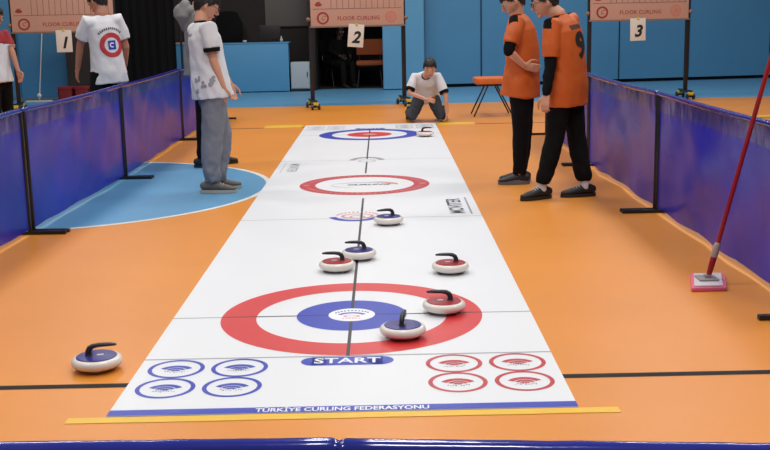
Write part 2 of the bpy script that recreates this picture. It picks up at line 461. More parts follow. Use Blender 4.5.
def tape(name, x0, x1, y0, y1, label, skew=0):
    bm = bmesh.new()
    n = 12
    a = [bm.verts.new((x0+(x1-x0)*k/n, y0+skew*k/n+random.uniform(-.002, .002), .0)) for k in range(n+1)]
    b = [bm.verts.new((x0+(x1-x0)*k/n, y1+skew*k/n+random.uniform(-.002, .002), .0)) for k in range(n+1)]
    for k in range(n): bm.faces.new((a[k], a[k+1], b[k+1], b[k]))
    flatz(bm, .0022 if y0 < 5 else .0018)
    r = bmesh.ops.extrude_face_region(bm, geom=bm.faces[:])
    for v in r['geom']:
        if isinstance(v, bmesh.types.BMVert): v.co.z -= .0012
    o = obj(name, bm, M['tape'], None, None); tag(o, label, 'tape', 'strips of yellow floor tape'); return o
tape('floor_tape', -1.22, .87, 3.815, 3.872, 'long yellow tape strip along the near edge of the middle curling mat', .005)
tape('floor_tape', -1.64, -1.12, 14.70, 15.06, 'short yellow tape left of the far end of the middle curling mat')
tape('floor_tape', .74, 1.26, 14.68, 15.0, 'short yellow tape right of the kneeling child, beside the mat end')
tape('floor_tape', 5.14, 5.9, 14.85, 15.1, 'yellow tape beyond the right-hand barriers beside the other mat')

# ------------------------------------------------------------------ curling stones
def make_stone(m):
    t = empty('curling_stone', (0,0,0))
    bm = bmesh.new()
    prof = [(0,.010),(.070,.010),(.078,.012),(.090,.017),(.100,.024),(.105,.033),(.105,.041),(.101,.050),(.094,.0555),(.087,.057),(0,.057)]
    lathe(bm, prof, 64); obj('body', bm, M['stone_white'], t, 'auto')
    bm = bmesh.new(); lathe(bm, [(0,.056),(.084,.056),(.0845,.0585),(.082,.0605),(.05,.062),(0,.0625)], 64); obj('cap', bm, m, t, 'auto')
    bm = bmesh.new()
    for k in range(3):
        a = 2*PI*k/3+.5; lathe(bm, [(0,0),(.010,.001),(.016,.004),(.017,.012),(0,.013)], 20, 0, (.062*math.cos(a), .062*math.sin(a), .0))
    obj('glide_feet', bm, M['foot_grey'], t, 'auto')
    bm = bmesh.new()   # gooseneck handle: post rises, then a bar reaches out along +X
    pts = [(-.030,0,.058),(-.032,0,.070),(-.031,0,.082),(-.025,0,.094),(-.012,0,.102),(.010,0,.105),(.034,0,.105),(.058,0,.1045),(.080,0,.1025)]
    rr = [(.016,.014),(.0135,.012),(.013,.0115),(.0125,.0115),(.011,.0115),(.0095,.0115),(.009,.0115),(.008,.011),(.0055,.008)]
    tube(bm, pts, [(b, a) for a, b in rr], ref=(0,1,0), n=20)
    lathe(bm, [(0,.0615),(.017,.0615),(.017,.064),(.013,.067),(0,.067)], 24, 0, (-.030,0,0))
    obj('handle', bm, M['handle'], t, True)
    bm = bmesh.new(); box(bm, .002, .03, -.008, .008, .0618, .0634, .0005); obj('cap_label', bm, M['p_white'], t, False)
    return t
protos = {'red': make_stone(M['stone_red']), 'blue': make_stone(M['stone_blue'])}
first = {'red': True, 'blue': True}
stones = [
 ('blue', .023, 7.60, 200, 'blue-capped curling stone on the hog line, farthest of the blue stones on the mat'),
 ('blue', -.167, 6.49, 178, 'blue-capped curling stone on the centre line, just behind a red-capped stone'),
 ('red', -.291, 6.19, 176, 'red-capped curling stone just left of the centre line, beside a blue-capped stone'),
 ('red', .373, 6.09, 176, 'red-capped curling stone standing alone right of the centre line, behind the near rings'),
 ('red', .286, 5.24, 174, 'red-capped curling stone on the right of the red ring of the near target'),
 ('blue', .071, 4.83, 82, 'blue-capped curling stone in the near target with its handle seen end-on'),
 ('blue', -1.262, 4.46, 12, 'blue-capped curling stone on the orange floor left of the mat'),
 ('red', .513, 13.27, -5, 'small far curling stone at the far rings in front of the kneeling child')]
for c, x, y, a, lab in stones:
    if first[c]: s = protos[c]; first[c] = False
    else: s = copy_tree(protos[c])
    s.scale = (1.03,)*3; s.location = (x, y, .0037 if x > -1 else .0005); s.rotation_euler = (0, 0, math.radians(a))
    tag(s, lab, 'curling stone', 'curling stones')

# ------------------------------------------------------------------ barriers
def make_barrier(L, seed, H=.9):
    """runs along +X from 0 to L; feet stick out along +-Y"""
    t = empty('barrier', (0,0,0))
    rnd = random.Random(seed)
    bm = bmesh.new(); nx, nz = 90, 26
    g = []
    for i in range(nx+1):
        row = []
        for j in range(nz+1):
            x = .03+(L-.06)*i/nx; z = .045+(H-.022-.045)*j/nz
            k = math.sin(PI*i/nx)**.5
            d = .042*noise.noise(V((x*1.3+z*1.1, z*1.5, seed)))*k+.010*noise.noise(V((x*3.0-z*1.8, z*2.4, seed+5)))*k
            d += .010*noise.noise(V((x*16, z*5, seed+9)))*max(0, (z-H+.22)/.17)
            row.append(bm.verts.new((x, d, z-(.012*(1-j/nz)*abs(math.sin(x*4+seed))) )))
        g.append(row)
    for i in range(nx):
        for j in range(nz):
            f = bm.faces.new((g[i][j], g[i+1][j], g[i+1][j+1], g[i][j+1]))
            f.material_index = 1 if j >= nz-4 else 0
    obj('banner', bm, [M['vinyl_blue'], M['sleeve_blue']], t, True)
    bm = bmesh.new(); n = 40
    tube(bm, [(.0+L*k/n, 0, H-.02-.008*math.sin(PI*k/n)) for k in range(n+1)], [.019+.0025*noise.noise(V((k*.9, seed, 0))) for k in range(n+1)], ref=(0,1,0), n=14)
    obj('top_rail_sleeve', bm, M['rail_blue'], t, True)
    for x in (.012, L-.012):
        bm = bmesh.new(); tube(bm, [(x,0,.02),(x,0,H-.035)], [.0135]*2, n=12); obj('post', bm, M['black_metal'], t, True)
        bm = bmesh.new(); box(bm, x-.018, x+.018, -.26, .26, .002, .026, .006)
        obj('foot', bm, M['black_metal'], t, 'auto')
    return t
def barrier(x0, y0, x1, y1, seed, label, lean=0):
    L = math.hypot(x1-x0, y1-y0); t = make_barrier(L, seed)
    t.location = (x0, y0, 0); t.rotation_euler = (0, 0, math.atan2(y1-y0, x1-x0))
    tag(t, label, 'barrier', 'blue vinyl barriers around the lane')
barrier(-2.56, 4.70, -2.535, 7.53, 1, 'blue vinyl barrier at the left edge of the picture, nearest of the left row')
barrier(-2.53, 7.575, -2.47, 10.15, 2, 'blue vinyl barrier on the left, in front of the child with the round back print')
barrier(-2.47, 10.19, -2.51, 13.40, 3, 'blue vinyl barrier on the left with orange reflections, third of the left row')
barrier(-2.51, 13.44, -2.47, 16.2, 4, 'farthest blue vinyl barrier of the left row, mostly behind the child in grey joggers')
barrier(2.05, 4.99, 2.02, 7.87, 5, 'large blue vinyl barrier at the right edge, with the red mop leaning on it')
barrier(2.02, 7.91, 2.0, 10.42, 6, 'blue vinyl barrier just right of the number nine jersey')
barrier(2.0, 10.46, 2.0, 13.2, 7, 'blue vinyl barrier seen in slivers behind the two orange jerseys')
barrier(-1.80, 1.516, -0.082, 1.4225, 9, 'blue vinyl top rail of a barrier across the bottom left of the picture')
barrier(-.062, 1.4190, 1.8, 1.318, 10, 'blue vinyl top rail of a barrier across the bottom right of the picture')

# ------------------------------------------------------------------ mop
t = empty('mop', (1.748, 5.70, 0)); tag(t, 'flat mop with a red handle and pink-edged pad leaning on the right barrier', 'mop')
bm = bmesh.new(); box(bm, -.085, .105, -.15, .17, .002, .022, .008)
for v in bm.verts: v.co.x += .27*v.co.y
obj('pink_pad', bm, M['mop_pink'], t, 'auto')
bm = bmesh.new(); box(bm, -.068, .086, -.132, .145, .0225, .030, .003)
for v in bm.verts: v.co.x += .27*v.co.y
obj('cloth', bm, M['mop_white'], t, 'auto')
bm = bmesh.new(); box(bm, -.05, .055, -.05, .06, .0305, .040, .003); box(bm, -.012, .022, -.015, .02, .04, .058, .004); obj('plate', bm, M['mop_grey'], t, 'auto')
def hp(s): return V((.012, 0, .055)).lerp(V((.309, .05, 1.20)), s)
bm = bmesh.new(); tube(bm, [hp(-.01), hp(.03), hp(.085)], [.013,.016,.017], n=16); obj('socket', bm, M['mop_red'], t)
bm = bmesh.new(); tube(bm, [hp(.085), hp(.095), hp(.135), hp(.145)], [.017,.019,.019,.017], n=16); obj('collar', bm, M['mop_grey'], t)
bm = bmesh.new(); tube(bm, [hp(.145), hp(.6), hp(1.05), hp(1.09)], [.0125,.0125,.0125,.011], n=16); obj('handle', bm, M['mop_red'], t)

# ------------------------------------------------------------------ scoreboards
def make_board(num, L, card_x, card_tilt=0):
    t = empty('scoreboard', (0,0,0)); Z0, Z1b = 1.335, 2.25
    for x in (0, L):
        bm = bmesh.new(); box(bm, x-.032, x+.032, -.02, .03, .12, 2.4, .006)
        p = obj('post', bm, M['black_metal'], t, 'auto')
        bm = bmesh.new(); box(bm, x-.03, x+.03, -.3, .3, .10, .15, .008); obj('base_bar', bm, M['black_metal'], t, 'auto')
        for y in (-.26, .26):
            bm = bmesh.new(); 
            for dx in (-.055, .055):
                q = bmesh.ops.create_cone(bm, cap_ends=True, segments=24, radius1=.045, radius2=.045, depth=.03, matrix=Matrix.Translation((x+dx, y, .047)) @ Matrix.Rotation(PI/2, 4, 'Y'))
            tube(bm, [(x-.05,y,.047),(x+.05,y,.047)], [.01,.01], n=10); tube(bm, [(x,y,.05),(x,y,.11)], [.018,.018], n=10)
            c = obj('castor', bm, M['black_metal'], t, 'auto')
            bm = bmesh.new(); box(bm, x-.04, x+.04, y-.05, y+.04, .075, .125, .012); obj('brake', bm, M['castor_yellow'], c, 'auto')
    bm = bmesh.new(); box(bm, .0, L, -.045, -.022, Z0, Z1b, .004); pn = obj('panel', bm, M['board_face'], t, 'auto')
    bm = bmesh.new()
    box(bm, -.02, L+.02, -.055, -.018, Z0-.025, Z0, .003); obj('rail', bm, M['board_frame'], t, 'auto')
    bm = bmesh.new(); box(bm, -.02, L+.02, -.055, -.018, Z1b, Z1b+.025, .003); obj('rail', bm, M['board_frame'], t, 'auto')
    # clamp knobs
    for x in (-.04, L+.04):
        bm = bmesh.new(); sphere(bm, (x, -.03, Z0+.11), .035, 12); obj('clamp', bm, M['board_frame'], t)
    def F(bm, y=-.0465):   # flat print drawn in XY moved on the panel face (XZ)
        for v in bm.verts: v.co = V((v.co.x, y, v.co.y))
    b = bmesh.new(); disc(b, .2, Z0+.125, .07, .1, 0, 36); text_into(b, 'C', .1, Matrix.Translation((.2, Z0+.125, 0)), shear=.4); F(b); obj('emblem', b, M['board_red'], pn, None)
    b = bmesh.new(); disc(b, L-.22, Z0+.13, .06, .095, 0, 36); disc(b, L-.22, Z0+.13, 0, .045, 0, 20); F(b); obj('pale_emblem', b, M['board_faint'], pn, None)
    b = bmesh.new(); text_into(b, 'FLOOR CURLING', .088, Matrix.Translation((L*.51, Z0+.115, 0)), offset=.001, spacing=1.05); F(b); obj('lettering', b, M['board_red'], pn, None)
    b = bmesh.new()
    rect(b, .04, L-.04, Z0+.268, Z0+.276, 0); rect(b, .04, L-.04, Z0+.56, Z0+.566, 0); rect(b, .04, L-.04, Z0+.84, Z0+.846, 0)
    x = .34
    while x < L-.06:
        rect(b, x-.004, x+.004, Z0+.27, Z0+.84, 0); x += .097
    F(b); obj('score_grid', b, M['board_line'], pn, None)
    b = bmesh.new()
    for zz in (Z0+.34, Z0+.63):
        disc(b, .13, zz, 0, .06, 0, 24, 0, 2*PI, .45); rect(b, .10, .16, zz+.03, zz+.045, 0); rect(b, .10, .113, zz+.015, zz+.045, 0)
    F(b); obj('stone_picture', b, M['board_red'], pn, None)
    # number card hanging from the rail
    bm = bmesh.new(); box(bm, -.13, .13, -.004, .004, -.35, .02, .001)
    c = obj('number_card', bm, M['paper'], t, 'auto', loc=(card_x, -.064, Z0-.0)); c.rotation_euler = (0, card_tilt, 0)
    b = bmesh.new(); text_into(b, num, .26, Matrix.Translation((0, -.2, 0)), offset=.009, shear=.25); F(b, -.006); obj('number', b, M['ink'], c, None)
    bm = bmesh.new(); box(bm, -.02, .02, -.012, .004, .0, .04, .002); obj('clip', bm, M['castor_yellow'], c, 'auto')
    return t
def board(num, x0, y0, x1, y1, cx, tilt, label):
    L = math.hypot(x1-x0, y1-y0); t = make_board(num, L, cx, tilt)
    t.location = (x0, y0, 0); t.rotation_euler = (0, 0, math.atan2(y1-y0, x1-x0)); tag(t, label, 'scoreboard', 'wheeled scoreboards along the far end')
board('1', -6.22, 18.45, -4.55, 18.65, .84, 0, 'wheeled scoreboard with hanging number 1 card at the upper left')
board('2', -1.15, 17.75, .365, 18.1, .75, math.radians(5), 'wheeled scoreboard with hanging number 2 card in front of the dark doorway')
board('3', 3.47, 18.2, 5.13, 18.3, .80, math.radians(-1), 'wheeled scoreboard with hanging number 3 card at the upper right')

# ------------------------------------------------------------------ background furniture
t = empty('desk', (-3.03, 22.0, 0)); tag(t, 'blue-fronted desk against the dark back wall, left of the scoreboard with card 2', 'desk')
bm = bmesh.new(); box(bm, -1.14, 1.14, 0, .03, .02, .98, .004); obj('front_panel', bm, M['desk_blue'], t, 'auto')
for sx in (-1.13, 1.10):
    bm = bmesh.new(); box(bm, sx, sx+.03, .03, .4, .0, .975, .003); obj('side_panel', bm, M['desk_blue'], t, 'auto')
bm = bmesh.new(); box(bm, -1.16, 1.16, -.01, .42, .98, 1.0, .004); obj('worktop', bm, M['desk_blue'], t, 'auto')
bm = bmesh.new(); box(bm, -1.16, -.76, -.03, .3, 1.002, 1.03, .01); o = obj('folder', bm, M['board_face'], None, 'auto', loc=(-3.03, 22.03, 0)); tag(o, 'small pale wooden tray lying on the left end of the blue desk', 'tray')
o = empty('monitor', (-2.27, 22.28, 1.0)); tag(o, 'small black monitor standing on the blue desk', 'monitor')
bm = bmesh.new(); box(bm, -.21, .21, -.02, .02, .06, .34, .01); obj('screen', bm, M['black_metal'], o, 'auto')
bm = bmesh.new(); box(bm, -.1, .1, -.08, .08, .0, .012, .004); box(bm, -.02, .02, -.01, .02, .01, .1, .004); obj('stand', bm, M['black_metal'], o, 'auto')
bm = bmesh.new(); lathe(bm, [(0,0),(.03,0),(.032,.05),(.012,.09),(.012,.12),(0,.12)], 16); o = obj('bottle', bm, M['greywhite'], None, True, loc=(-2.03, 22.1, 1.001)); tag(o, 'small pale bottle on the right end of the blue desk', 'bottle')
bm = bmesh.new(); lathe(bm, [(0,0),(.035,0),(.042,.05),(.036,.05),(.03,.01),(0,.01)], 16); o = obj('cup', bm, M['greywhite'], None, True, loc=(-2.77, 22.08, 1.001)); tag(o, 'small white cup on the middle of the blue desk', 'cup')
# white cabinets
def cabinet(x0, x1, y, h, label):
    t = empty('cabinet', ((x0+x1)/2, y, 0)); w = (x1-x0)/2; tag(t, label, 'cabinet')
    bm = bmesh.new(); box(bm, -w, w, 0, .4, .05, h, .008); obj('body', bm, M['greywhite'], t, 'auto')
    bm = bmesh.new(); box(bm, -w+.015, w-.015, -.018, 0, .07, h-.015, .004); d = obj('door', bm, M['greywhite'], t, 'auto')
    bm = bmesh.new(); box(bm, w-.05, w-.035, -.035, -.018, h*.5, h*.5+.1, .003); obj('handle', bm, M['black_metal'], d, 'auto')
    bm = bmesh.new(); box(bm, -w+.02, w-.02, .02, .38, 0, .05); obj('plinth', bm, M['black_metal'], t, 'auto')
cabinet(-1.86, -1.48, 22.05, .59, 'low white cabinet between the blue desk and the dark doorway')
cabinet(-4.75, -4.24, 22.05, .55, 'low white cabinet behind the hooded person, left of the blue desk')
# screen
t = empty('projection_screen', (-1.98, 23.178, 1.29)); tag(t, 'grey screen hanging on the dark wall above the blue desk', 'screen')
bm = bmesh.new(); box(bm, -.47, .47, -.01, .01, .02, 1.5, .002); obj('sheet', bm, M['grey_panel'], t, 'auto')
bm = bmesh.new(); box(bm, -.48, .48, -.02, .018, 0, .03, .006); obj('weight_bar', bm, M['dark_board'], t, 'auto')
# black curtain
bm = bmesh.new(); g = []
for i in range(121):
    x = -5.05+1.2*i/120; y = 20.4+.018*math.sin(i*.4)+.02*noise.noise(V((i*.2, 0, 0)))
    g.append([bm.verts.new((x, y+.02*noise.noise(V((i*.1, z, 0))), z)) for z in (.03, .7, 1.4, 2.1, 2.8)])
for i in range(120):
    for j in range(4): bm.faces.new((g[i][j], g[i+1][j], g[i+1][j+1], g[i][j+1]))
t = empty('curtain', (0,0,0)); t.location = (0, 0, 0)
tag(t, 'tall black draped curtain behind the child with the round back print', 'curtain')
obj('drape', bm, M['curtain'], t, True)
bm = bmesh.new(); tube(bm, [(-5.15,20.4,2.82),(-3.75,20.4,2.82)], [.02,.02], n=10)
for x in (-5.15, -3.75): tube(bm, [(x,20.4,.0),(x,20.4,2.82)], [.02,.02], n=10); box(bm, x-.15, x+.15, 20.3, 20.5, 0, .02)
obj('stand', bm, M['black_metal'], t, 'auto')
bm = bmesh.new(); box(bm, -.35, .35, 0, .04, .0, 2.6, .01); o = obj('folded_table', bm, M['dark_board'], None, 'auto', loc=(-5.6, 20.5, 0)); o.rotation_euler = (0, 0, .1)
tag(o, 'dark board standing upright behind the hanging number 1 card', 'board')
# red crates
def crate(x, label):
    t = empty('crate', (x, 19.55, 0)); tag(t, label, 'crate', 'red storage crates under the number 1 card')
    w, d, h = .13, .14, .33
    bm = bmesh.new(); box(bm, -w, w, -d, d, .0, .02); box(bm, -w, w, -d, -d+.02, 0, h, .004); box(bm, -w, w, d-.02, d, 0, h, .004); box(bm, -w, -w+.02, -d, d, 0, h, .004); box(bm, w-.02, w, -d, d, 0, h, .004)
    for z in (.08, .16, .24): box(bm, -w-.006, w+.006, -d-.006, d+.006, z, z+.012)
    obj('shell', bm, M['crate_red'], t, 'auto')
    bm = bmesh.new(); box(bm, -w-.012, w+.012, -d-.012, d+.012, h-.03, h+.012, .008); obj('lid', bm, M['crate_red'], t, 'auto')
crate(-5.70, 'left red lidded crate on the floor under the number 1 card')
crate(-5.40, 'right red lidded crate beside the white-shirted child seen from behind')
# thin white pole with foot
t = empty('pole_stand', (-6.55, 20.6, 0)); tag(t, 'thin white pole on a small foot against the left blue wall', 'pole')
bm = bmesh.new(); tube(bm, [(0,0,.05),(.08,.3,1.5)], [.012,.01], n=10); obj('pole', bm, M['paper'], t)
bm = bmesh.new(); box(bm, -.25, .25, -.04, .04, 0, .03, .01); obj('foot', bm, M['paper'], t, 'auto')
bm = bmesh.new(); sphere(bm, (.005,.0,.12), .045, 12); obj('joint', bm, M['paper'], t)

# chairs
def make_chair(name, w=.56, d=.5, sh=.5, sm=None):
    sm = sm or M['orange_seat']
    t = empty(name, (0,0,0))   # faces -Y
    bm = bmesh.new(); box(bm, -w/2, w/2, -d/2, d/2, sh-.03, sh+.06, .04); obj('seat', bm, sm, t, 'auto')
    bm = bmesh.new(); box(bm, -w/2, w/2, -.025, .025, sh+.17, sh+.50, .025)
    for v in bm.verts: v.co.y += d/2+.02+(v.co.z-sh)*.22+.06*(1-(v.co.x/(w/2))**2)
    obj('backrest', bm, sm, t, 'auto')
    bm = bmesh.new(); box(bm, -w/2+.04, w/2-.04, -d/2+.05, d/2-.05, sh-.055, sh-.03, .005)
    for sx in (-1, 1): tube(bm, [(sx*(w/2-.06), d/2-.08, sh-.04), (sx*(w/2-.06), d/2+.03, sh+.0), (sx*(w/2-.06), d/2+.08, sh+.22)], [.011]*3, n=8)
    obj('frame', bm, M['black_metal'], t, 'auto')
    for sx in (-1, 1):
        for sy, y0, y1 in ((-1, -.06, -d/2-.02), (1, .06, d/2+.04)):
            bm = bmesh.new(); tube(bm, [(sx*(w/2-.07), y0, sh-.04), (sx*(w/2-.02), y1, .012)], [.011, .011], n=8); obj('leg', bm, M['black_metal'], t)
    return t
c = make_chair('chair'); c.location = (1.60, 15.95, 0); c.rotation_euler = (0, 0, math.radians(-90)); 
tag(c, 'orange padded chair with splayed black legs, between the kneeling child and the orange jerseys', 'chair', 'orange padded chairs')
c = make_chair('chair', sm=mat('orange_fabric_shaded', (150,72,30), .8)); c.location = (-.26, 22.9, 0); c.rotation_euler = (0,0,0)  # doorway shade put into the seat fabric's colour
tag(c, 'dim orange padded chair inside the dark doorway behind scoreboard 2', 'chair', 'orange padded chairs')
# black office chair behind desk
t = empty('office_chair', (-3.6, 22.35-.0, 0)); t.location = (-3.2, 22.85, 0)
tag(t, 'tall black office chair behind the blue desk', 'chair')
bm = bmesh.new(); tube(bm, [(0,0,.95),(0,.02,1.15),(0,.04,1.4),(0,.05,1.6)], [(.24,.05),(.3,.06),(.29,.06),(.2,.05)], ref=(1,0,0), n=24); obj('backrest', bm, M['curtain'], t)
bm = bmesh.new(); box(bm, -.25, .25, -.2, .2, .46, .54, .03); obj('seat', bm, M['curtain'], t, 'auto')
bm = bmesh.new(); tube(bm, [(0,0,.06),(0,0,.46)], [.03,.03], n=10); tube(bm, [(0,.12,.48),(0,.06,.95)], [.02,.02], n=10)
for k in range(5):
    a = 2*PI*k/5+.3; tube(bm, [(0,0,.07),(.22*math.cos(a),.22*math.sin(a),.04)], [.02,.015], n=8); sphere(bm, (.22*math.cos(a),.22*math.sin(a),.028), .027, 10)
obj('base', bm, M['black_metal'], t, 'auto')

# ------------------------------------------------------------------ people
def smoothstep(a, b, x):
    t = max(0, min(1, (x-a)/(b-a))); return t*t*(3-2*t)

def head_dir_shape(d, k=1.0):
    """unit direction -> head surface offset (head frame: +Y face, +Z up)"""
    x, y, z = d
    r = V((x*.074, y*.094, z*.113))
    if z < 0:
        t = -z
        r.x *= 1-.34*t*t; 
        if y < 0: r.y *= 1-.25*t
        else: r.y *= 1-.04*t
    if y > .5: r.y -= .006*(y-.5)*2
    return r*k

def person(name, label, base, phi, H, **o):
    s = H/1.70; seedz[0] += 3.7
    ph = math.radians(phi); F = V((math.cos(ph), math.sin(ph), 0)); R = V((math.sin(ph), -math.cos(ph), 0)); U = V((0,0,1))
    root = empty(name, base); tag(root, label, 'person')
    girth = o.get('girth', 1.0)
    pel = V(o.get('pelvis', (0,0,.90*s)))
    neck = V(o.get('neck', pel+V((0,0,.53*s))))
    nd = neck-pel; ax = nd.normalized(); q = U.rotation_difference(ax)
    tw = Matrix.Rotation(math.radians(o.get('twist', 0)), 3, 'Z')  # shoulders relative to hips
    F2 = q @ (tw @ F); R2 = q @ (tw @ R)
    def sp(t, f=0, r=0):   # point on spine, t in [0..1] pelvis->neck
        arch = o.get('hunch', 0)*math.sin(PI*t)
        return pel+nd*t-F2*arch*s+F2*f*s+R2*r*s
    hphi = math.radians(o.get('head_phi', phi)); hp_ = math.radians(o.get('head_pitch', 0)); 
    hF = V((math.cos(hphi)*math.cos(hp_), math.sin(hphi)*math.cos(hp_), -math.sin(hp_))); hR = V((math.sin(hphi), -math.cos(hphi), 0)); hU = hR.cross(hF)
    hc = V(o['head']) if 'head' in o else neck+V((0,0,.165*s))+F*.03*s
    HM = Matrix((hR, hF, hU)).transposed()
    hs = s**.5*o.get('hscale', 1.06)
    def Hd(p): return hc+HM @ (V(p)*hs)
    sh = {k: sp(.885, -.005, sx*.165*girth) for k, sx in (('L', -1), ('R', 1))}
    if 'shoulders' in o:
        for k in o['shoulders']: sh[k] = V(o['shoulders'][k])
    arms = {}
    for k, sx in (('L', -1), ('R', 1)):
        a = o.get('arms', {}).get(k)
        if a: arms[k] = [sh[k]]+[V(x) for x in a]
        else: arms[k] = [sh[k], sh[k]+V((0,0,-.28*s))+R*sx*.05*s-F*.01, sh[k]+V((0,0,-.52*s))+R*sx*.06*s+F*.05*s]
    legs = {}
    for k, sx in (('L', -1), ('R', 1)):
        hip = pel+R*sx*.088*s-U*.02*s
        l = o.get('legs', {}).get(k)
        if l: legs[k] = [hip, V(l[0]), V(l[1]), l[2] if len(l) > 2 else phi]
        else: legs[k] = [hip, V((0,0,.49*s))+R*sx*.1*s+F*.02*s, V((0,0,.085*s))+R*sx*.1*s, phi+(-8 if sx > 0 else 8)]
    skin = o.get('skin', M['skin'])
    # ---- body: one continuous surface
    b = bmesh.new()
    tube(b, [sp(-.12), sp(0), sp(.22), sp(.5), sp(.75), sp(.9), sp(.97)], [(a*s*girth, c*s*girth) for a, c in ((.12,.085),(.15,.1),(.125,.085),(.14,.095),(.15,.09),(.11,.065),(.055,.05))], ref=R2, n=24)
    tube(b, [sp(.9), neck, hc-hU*.05*hs-hF*.02, hc-hF*.01], [.062*s, .058*s, .056*s, .05*s], n=16)
    for k in 'LR':
        a = arms[k]; u = (a[1]-a[0]).normalized(); w = (a[2]-a[1]).normalized()
        tube(b, [sp(.86), a[0]+u*.01, a[0].lerp(a[1], .35), a[1], a[1].lerp(a[2], .3), a[2]], [.045*s, .048*s, .042*s, .036*s, .035*s, .025*s], n=14)
        l = legs[k]
        tube(b, [l[0], l[0].lerp(l[1], .4), l[1], l[1].lerp(l[2], .3), l[2]-U*.0], [.085*s, .075*s, .053*s, .052*s, .034*s], n=16)
    # head
    q0 = bmesh.ops.create_uvsphere(b, u_segments=32, v_segments=24, radius=1)
    for v in q0['verts']: v.co = Hd(head_dir_shape(v.co.normalized()))
    tube(b, [Hd((0,.086,.012)), Hd((0,.098,-.012)), Hd((0,.108,-.028)), Hd((0,.094,-.036))], [.007,.009,.0125,.009], n=10)   # nose
    sphere(b, Hd((0,.078,-.062)), (.024*hs,.016,.011), 12, 0, HM)     # mouth
    sphere(b, Hd((0,.066,-.092)), (.022*hs,.02,.018), 12, 0, HM)      # chin
    sphere(b, Hd((0,.076,.028)), (.05*hs,.014,.009), 12, 0, HM)       # brow
    for sx in (-1, 1): sphere(b, Hd((sx*.074,-.005,-.012)), (.010,.020,.032), 12, 0, HM @ Matrix.Rotation(sx*.35, 3, 'Z'))
    # hands: palm, four unequal fingers and a thumb leaving the side of the palm
    for k, sx in (('L', -1), ('R', 1)):
        a = arms[k]; w = (a[2]-a[1]).normalized()
        hd = V(o.get('hand_dir', {}).get(k, w)).normalized()
        pn = V(o.get('palm', {}).get(k, -R*sx)); pn = (pn-hd*pn.dot(hd)).normalized()   # palm faces along pn
        sd = hd.cross(pn)                                                            # across the palm
        th = o.get('thumb', {}).get(k, F); 
        if sd.dot(V(th)) < 0: sd = -sd                                                # sd points to the thumb side
        cu = o.get('curl', {}).get(k, .35)
        wr = a[2]
        tube(b, [wr-w*.01, wr+hd*.03*s, wr+hd*.085*s], [(.026*s,.017*s),(.037*s,.015*s),(.04*s,.013*s)], ref=sd, n=14)
        for i, (off, ln) in enumerate(((.030,.072),(.010,.080),(-.010,.074),(-.030,.058))):
            p = wr+hd*.082*s+sd*off*s; pts = [p]; d = hd
            for j, fr in enumerate((.42,.32,.26)):
                ang = cu*(j+.6)*.75
                d2 = (hd*math.cos(ang)+pn*math.sin(ang)).normalized(); p = p+d2*ln*fr*s; pts.append(p)
            tube(b, pts, [.0092*s,.0088*s,.0082*s,.0070*s], n=8)
        p = wr+hd*.03*s+sd*.03*s
        tube(b, [p, p+(hd*.6+sd*.7)*.035*s, p+(hd*.85+sd*.55+pn*.2)*.062*s, p+(hd*1.1+sd*.4+pn*.35)*.08*s], [.013*s,.011*s,.0095*s,.0075*s], n=8)
    def extra(bb):
        for sx in (-1, 1):
            sphere(bb, Hd((sx*.031,.0805,.004)), .0115*hs, 12, 1)
            sphere(bb, Hd((sx*.031,.0885,.003)), .0065*hs, 10, 2)
        if True:
            sphere(bb, Hd((0,.0925,-.062)), (.022*hs,.006,.0065), 12, 3, HM)
            for sx in (-1, 1): sphere(bb, Hd((sx*.032,.0885,.03)), (.018*hs,.005,.004), 10, 2, HM)
    fuse('body', b, [skin, M['eye_white'], M['eye_dark'], M['lips']], root, voxel=.0058, smooth=4, extra=extra)
    # ---- hair
    hb = bmesh.new(); q1 = bmesh.ops.create_icosphere(hb, subdivisions=5, radius=1)
    for v in hb.verts:
        d = v.co.normalized(); hxy = math.hypot(d.x, d.y)+1e-6; c = d.y/hxy
        zm = .42*smoothstep(.0, .75, c) if c > 0 else -.52*smoothstep(0, .8, -c)*1.25
        zm += .16*noise.noise(V((d.x*9, d.y*9, d.z*2)))
        if c > .0: zm -= .12
        m = smoothstep(zm-.04, zm+.06, d.z)
        if m < .01: kk = .84
        else: kk = .84+m*(.27+.07*noise.noise(V((d.x*11, d.y*11, d.z*3)))+.03*noise.noise(V((d.x*30, d.y*30, d.z*6)))+.03*max(0, d.z)+(.05 if d.y < 0 else 0)*o.get('hair_bulk', 1))
        v.co = Hd(head_dir_shape(d, kk))
    if o.get('hair', True): obj('hair', hb, M['hair'], root)
    else: hb.free()
    if o.get('glasses'):
        g = bmesh.new()
        for sx in (-1, 1):
            pts = [Hd((sx*.032+.023*math.cos(a)*1.05, .104-.02*abs(math.cos(a)*.0)-.006*abs(sx*.032+.023*math.cos(a))/.05, .003+.018*math.sin(a))) for a in [2*PI*k/16 for k in range(17)]]
            tube(g, pts, [.0022]*17, n=6, cap=False)
            tube(g, [Hd((sx*.055,.098,.008)), Hd((sx*.08,.06,.01)), Hd((sx*.083,.0,.008))], [.002]*3, n=6)
        tube(g, [Hd((-.009,.105,.006)), Hd((0,.107,.008)), Hd((.009,.105,.006))], [.0022]*3, n=6)
        obj('glasses', g, M['black_metal'], root)
    # ---- shirt
    top = o['top']; b = bmesh.new()
    hem = top.get('hem', -.13); wd = top.get('wide', 1.0)
    secs = [(hem, .196, .160), (.0, .190, .152), (.25, .172, .135), (.5, .166, .128), (.74, .172, .12), (.86, .155, .095), (.93, .105, .072), (.975, .068, .06)]
    tube(b, [sp(t_) for t_, _, _ in secs], [(a*s*girth*wd, c*s*girth*wd) for _, a, c in secs], ref=R2, n=32, cap=False)
    sl = top.get('sleeve', .62)
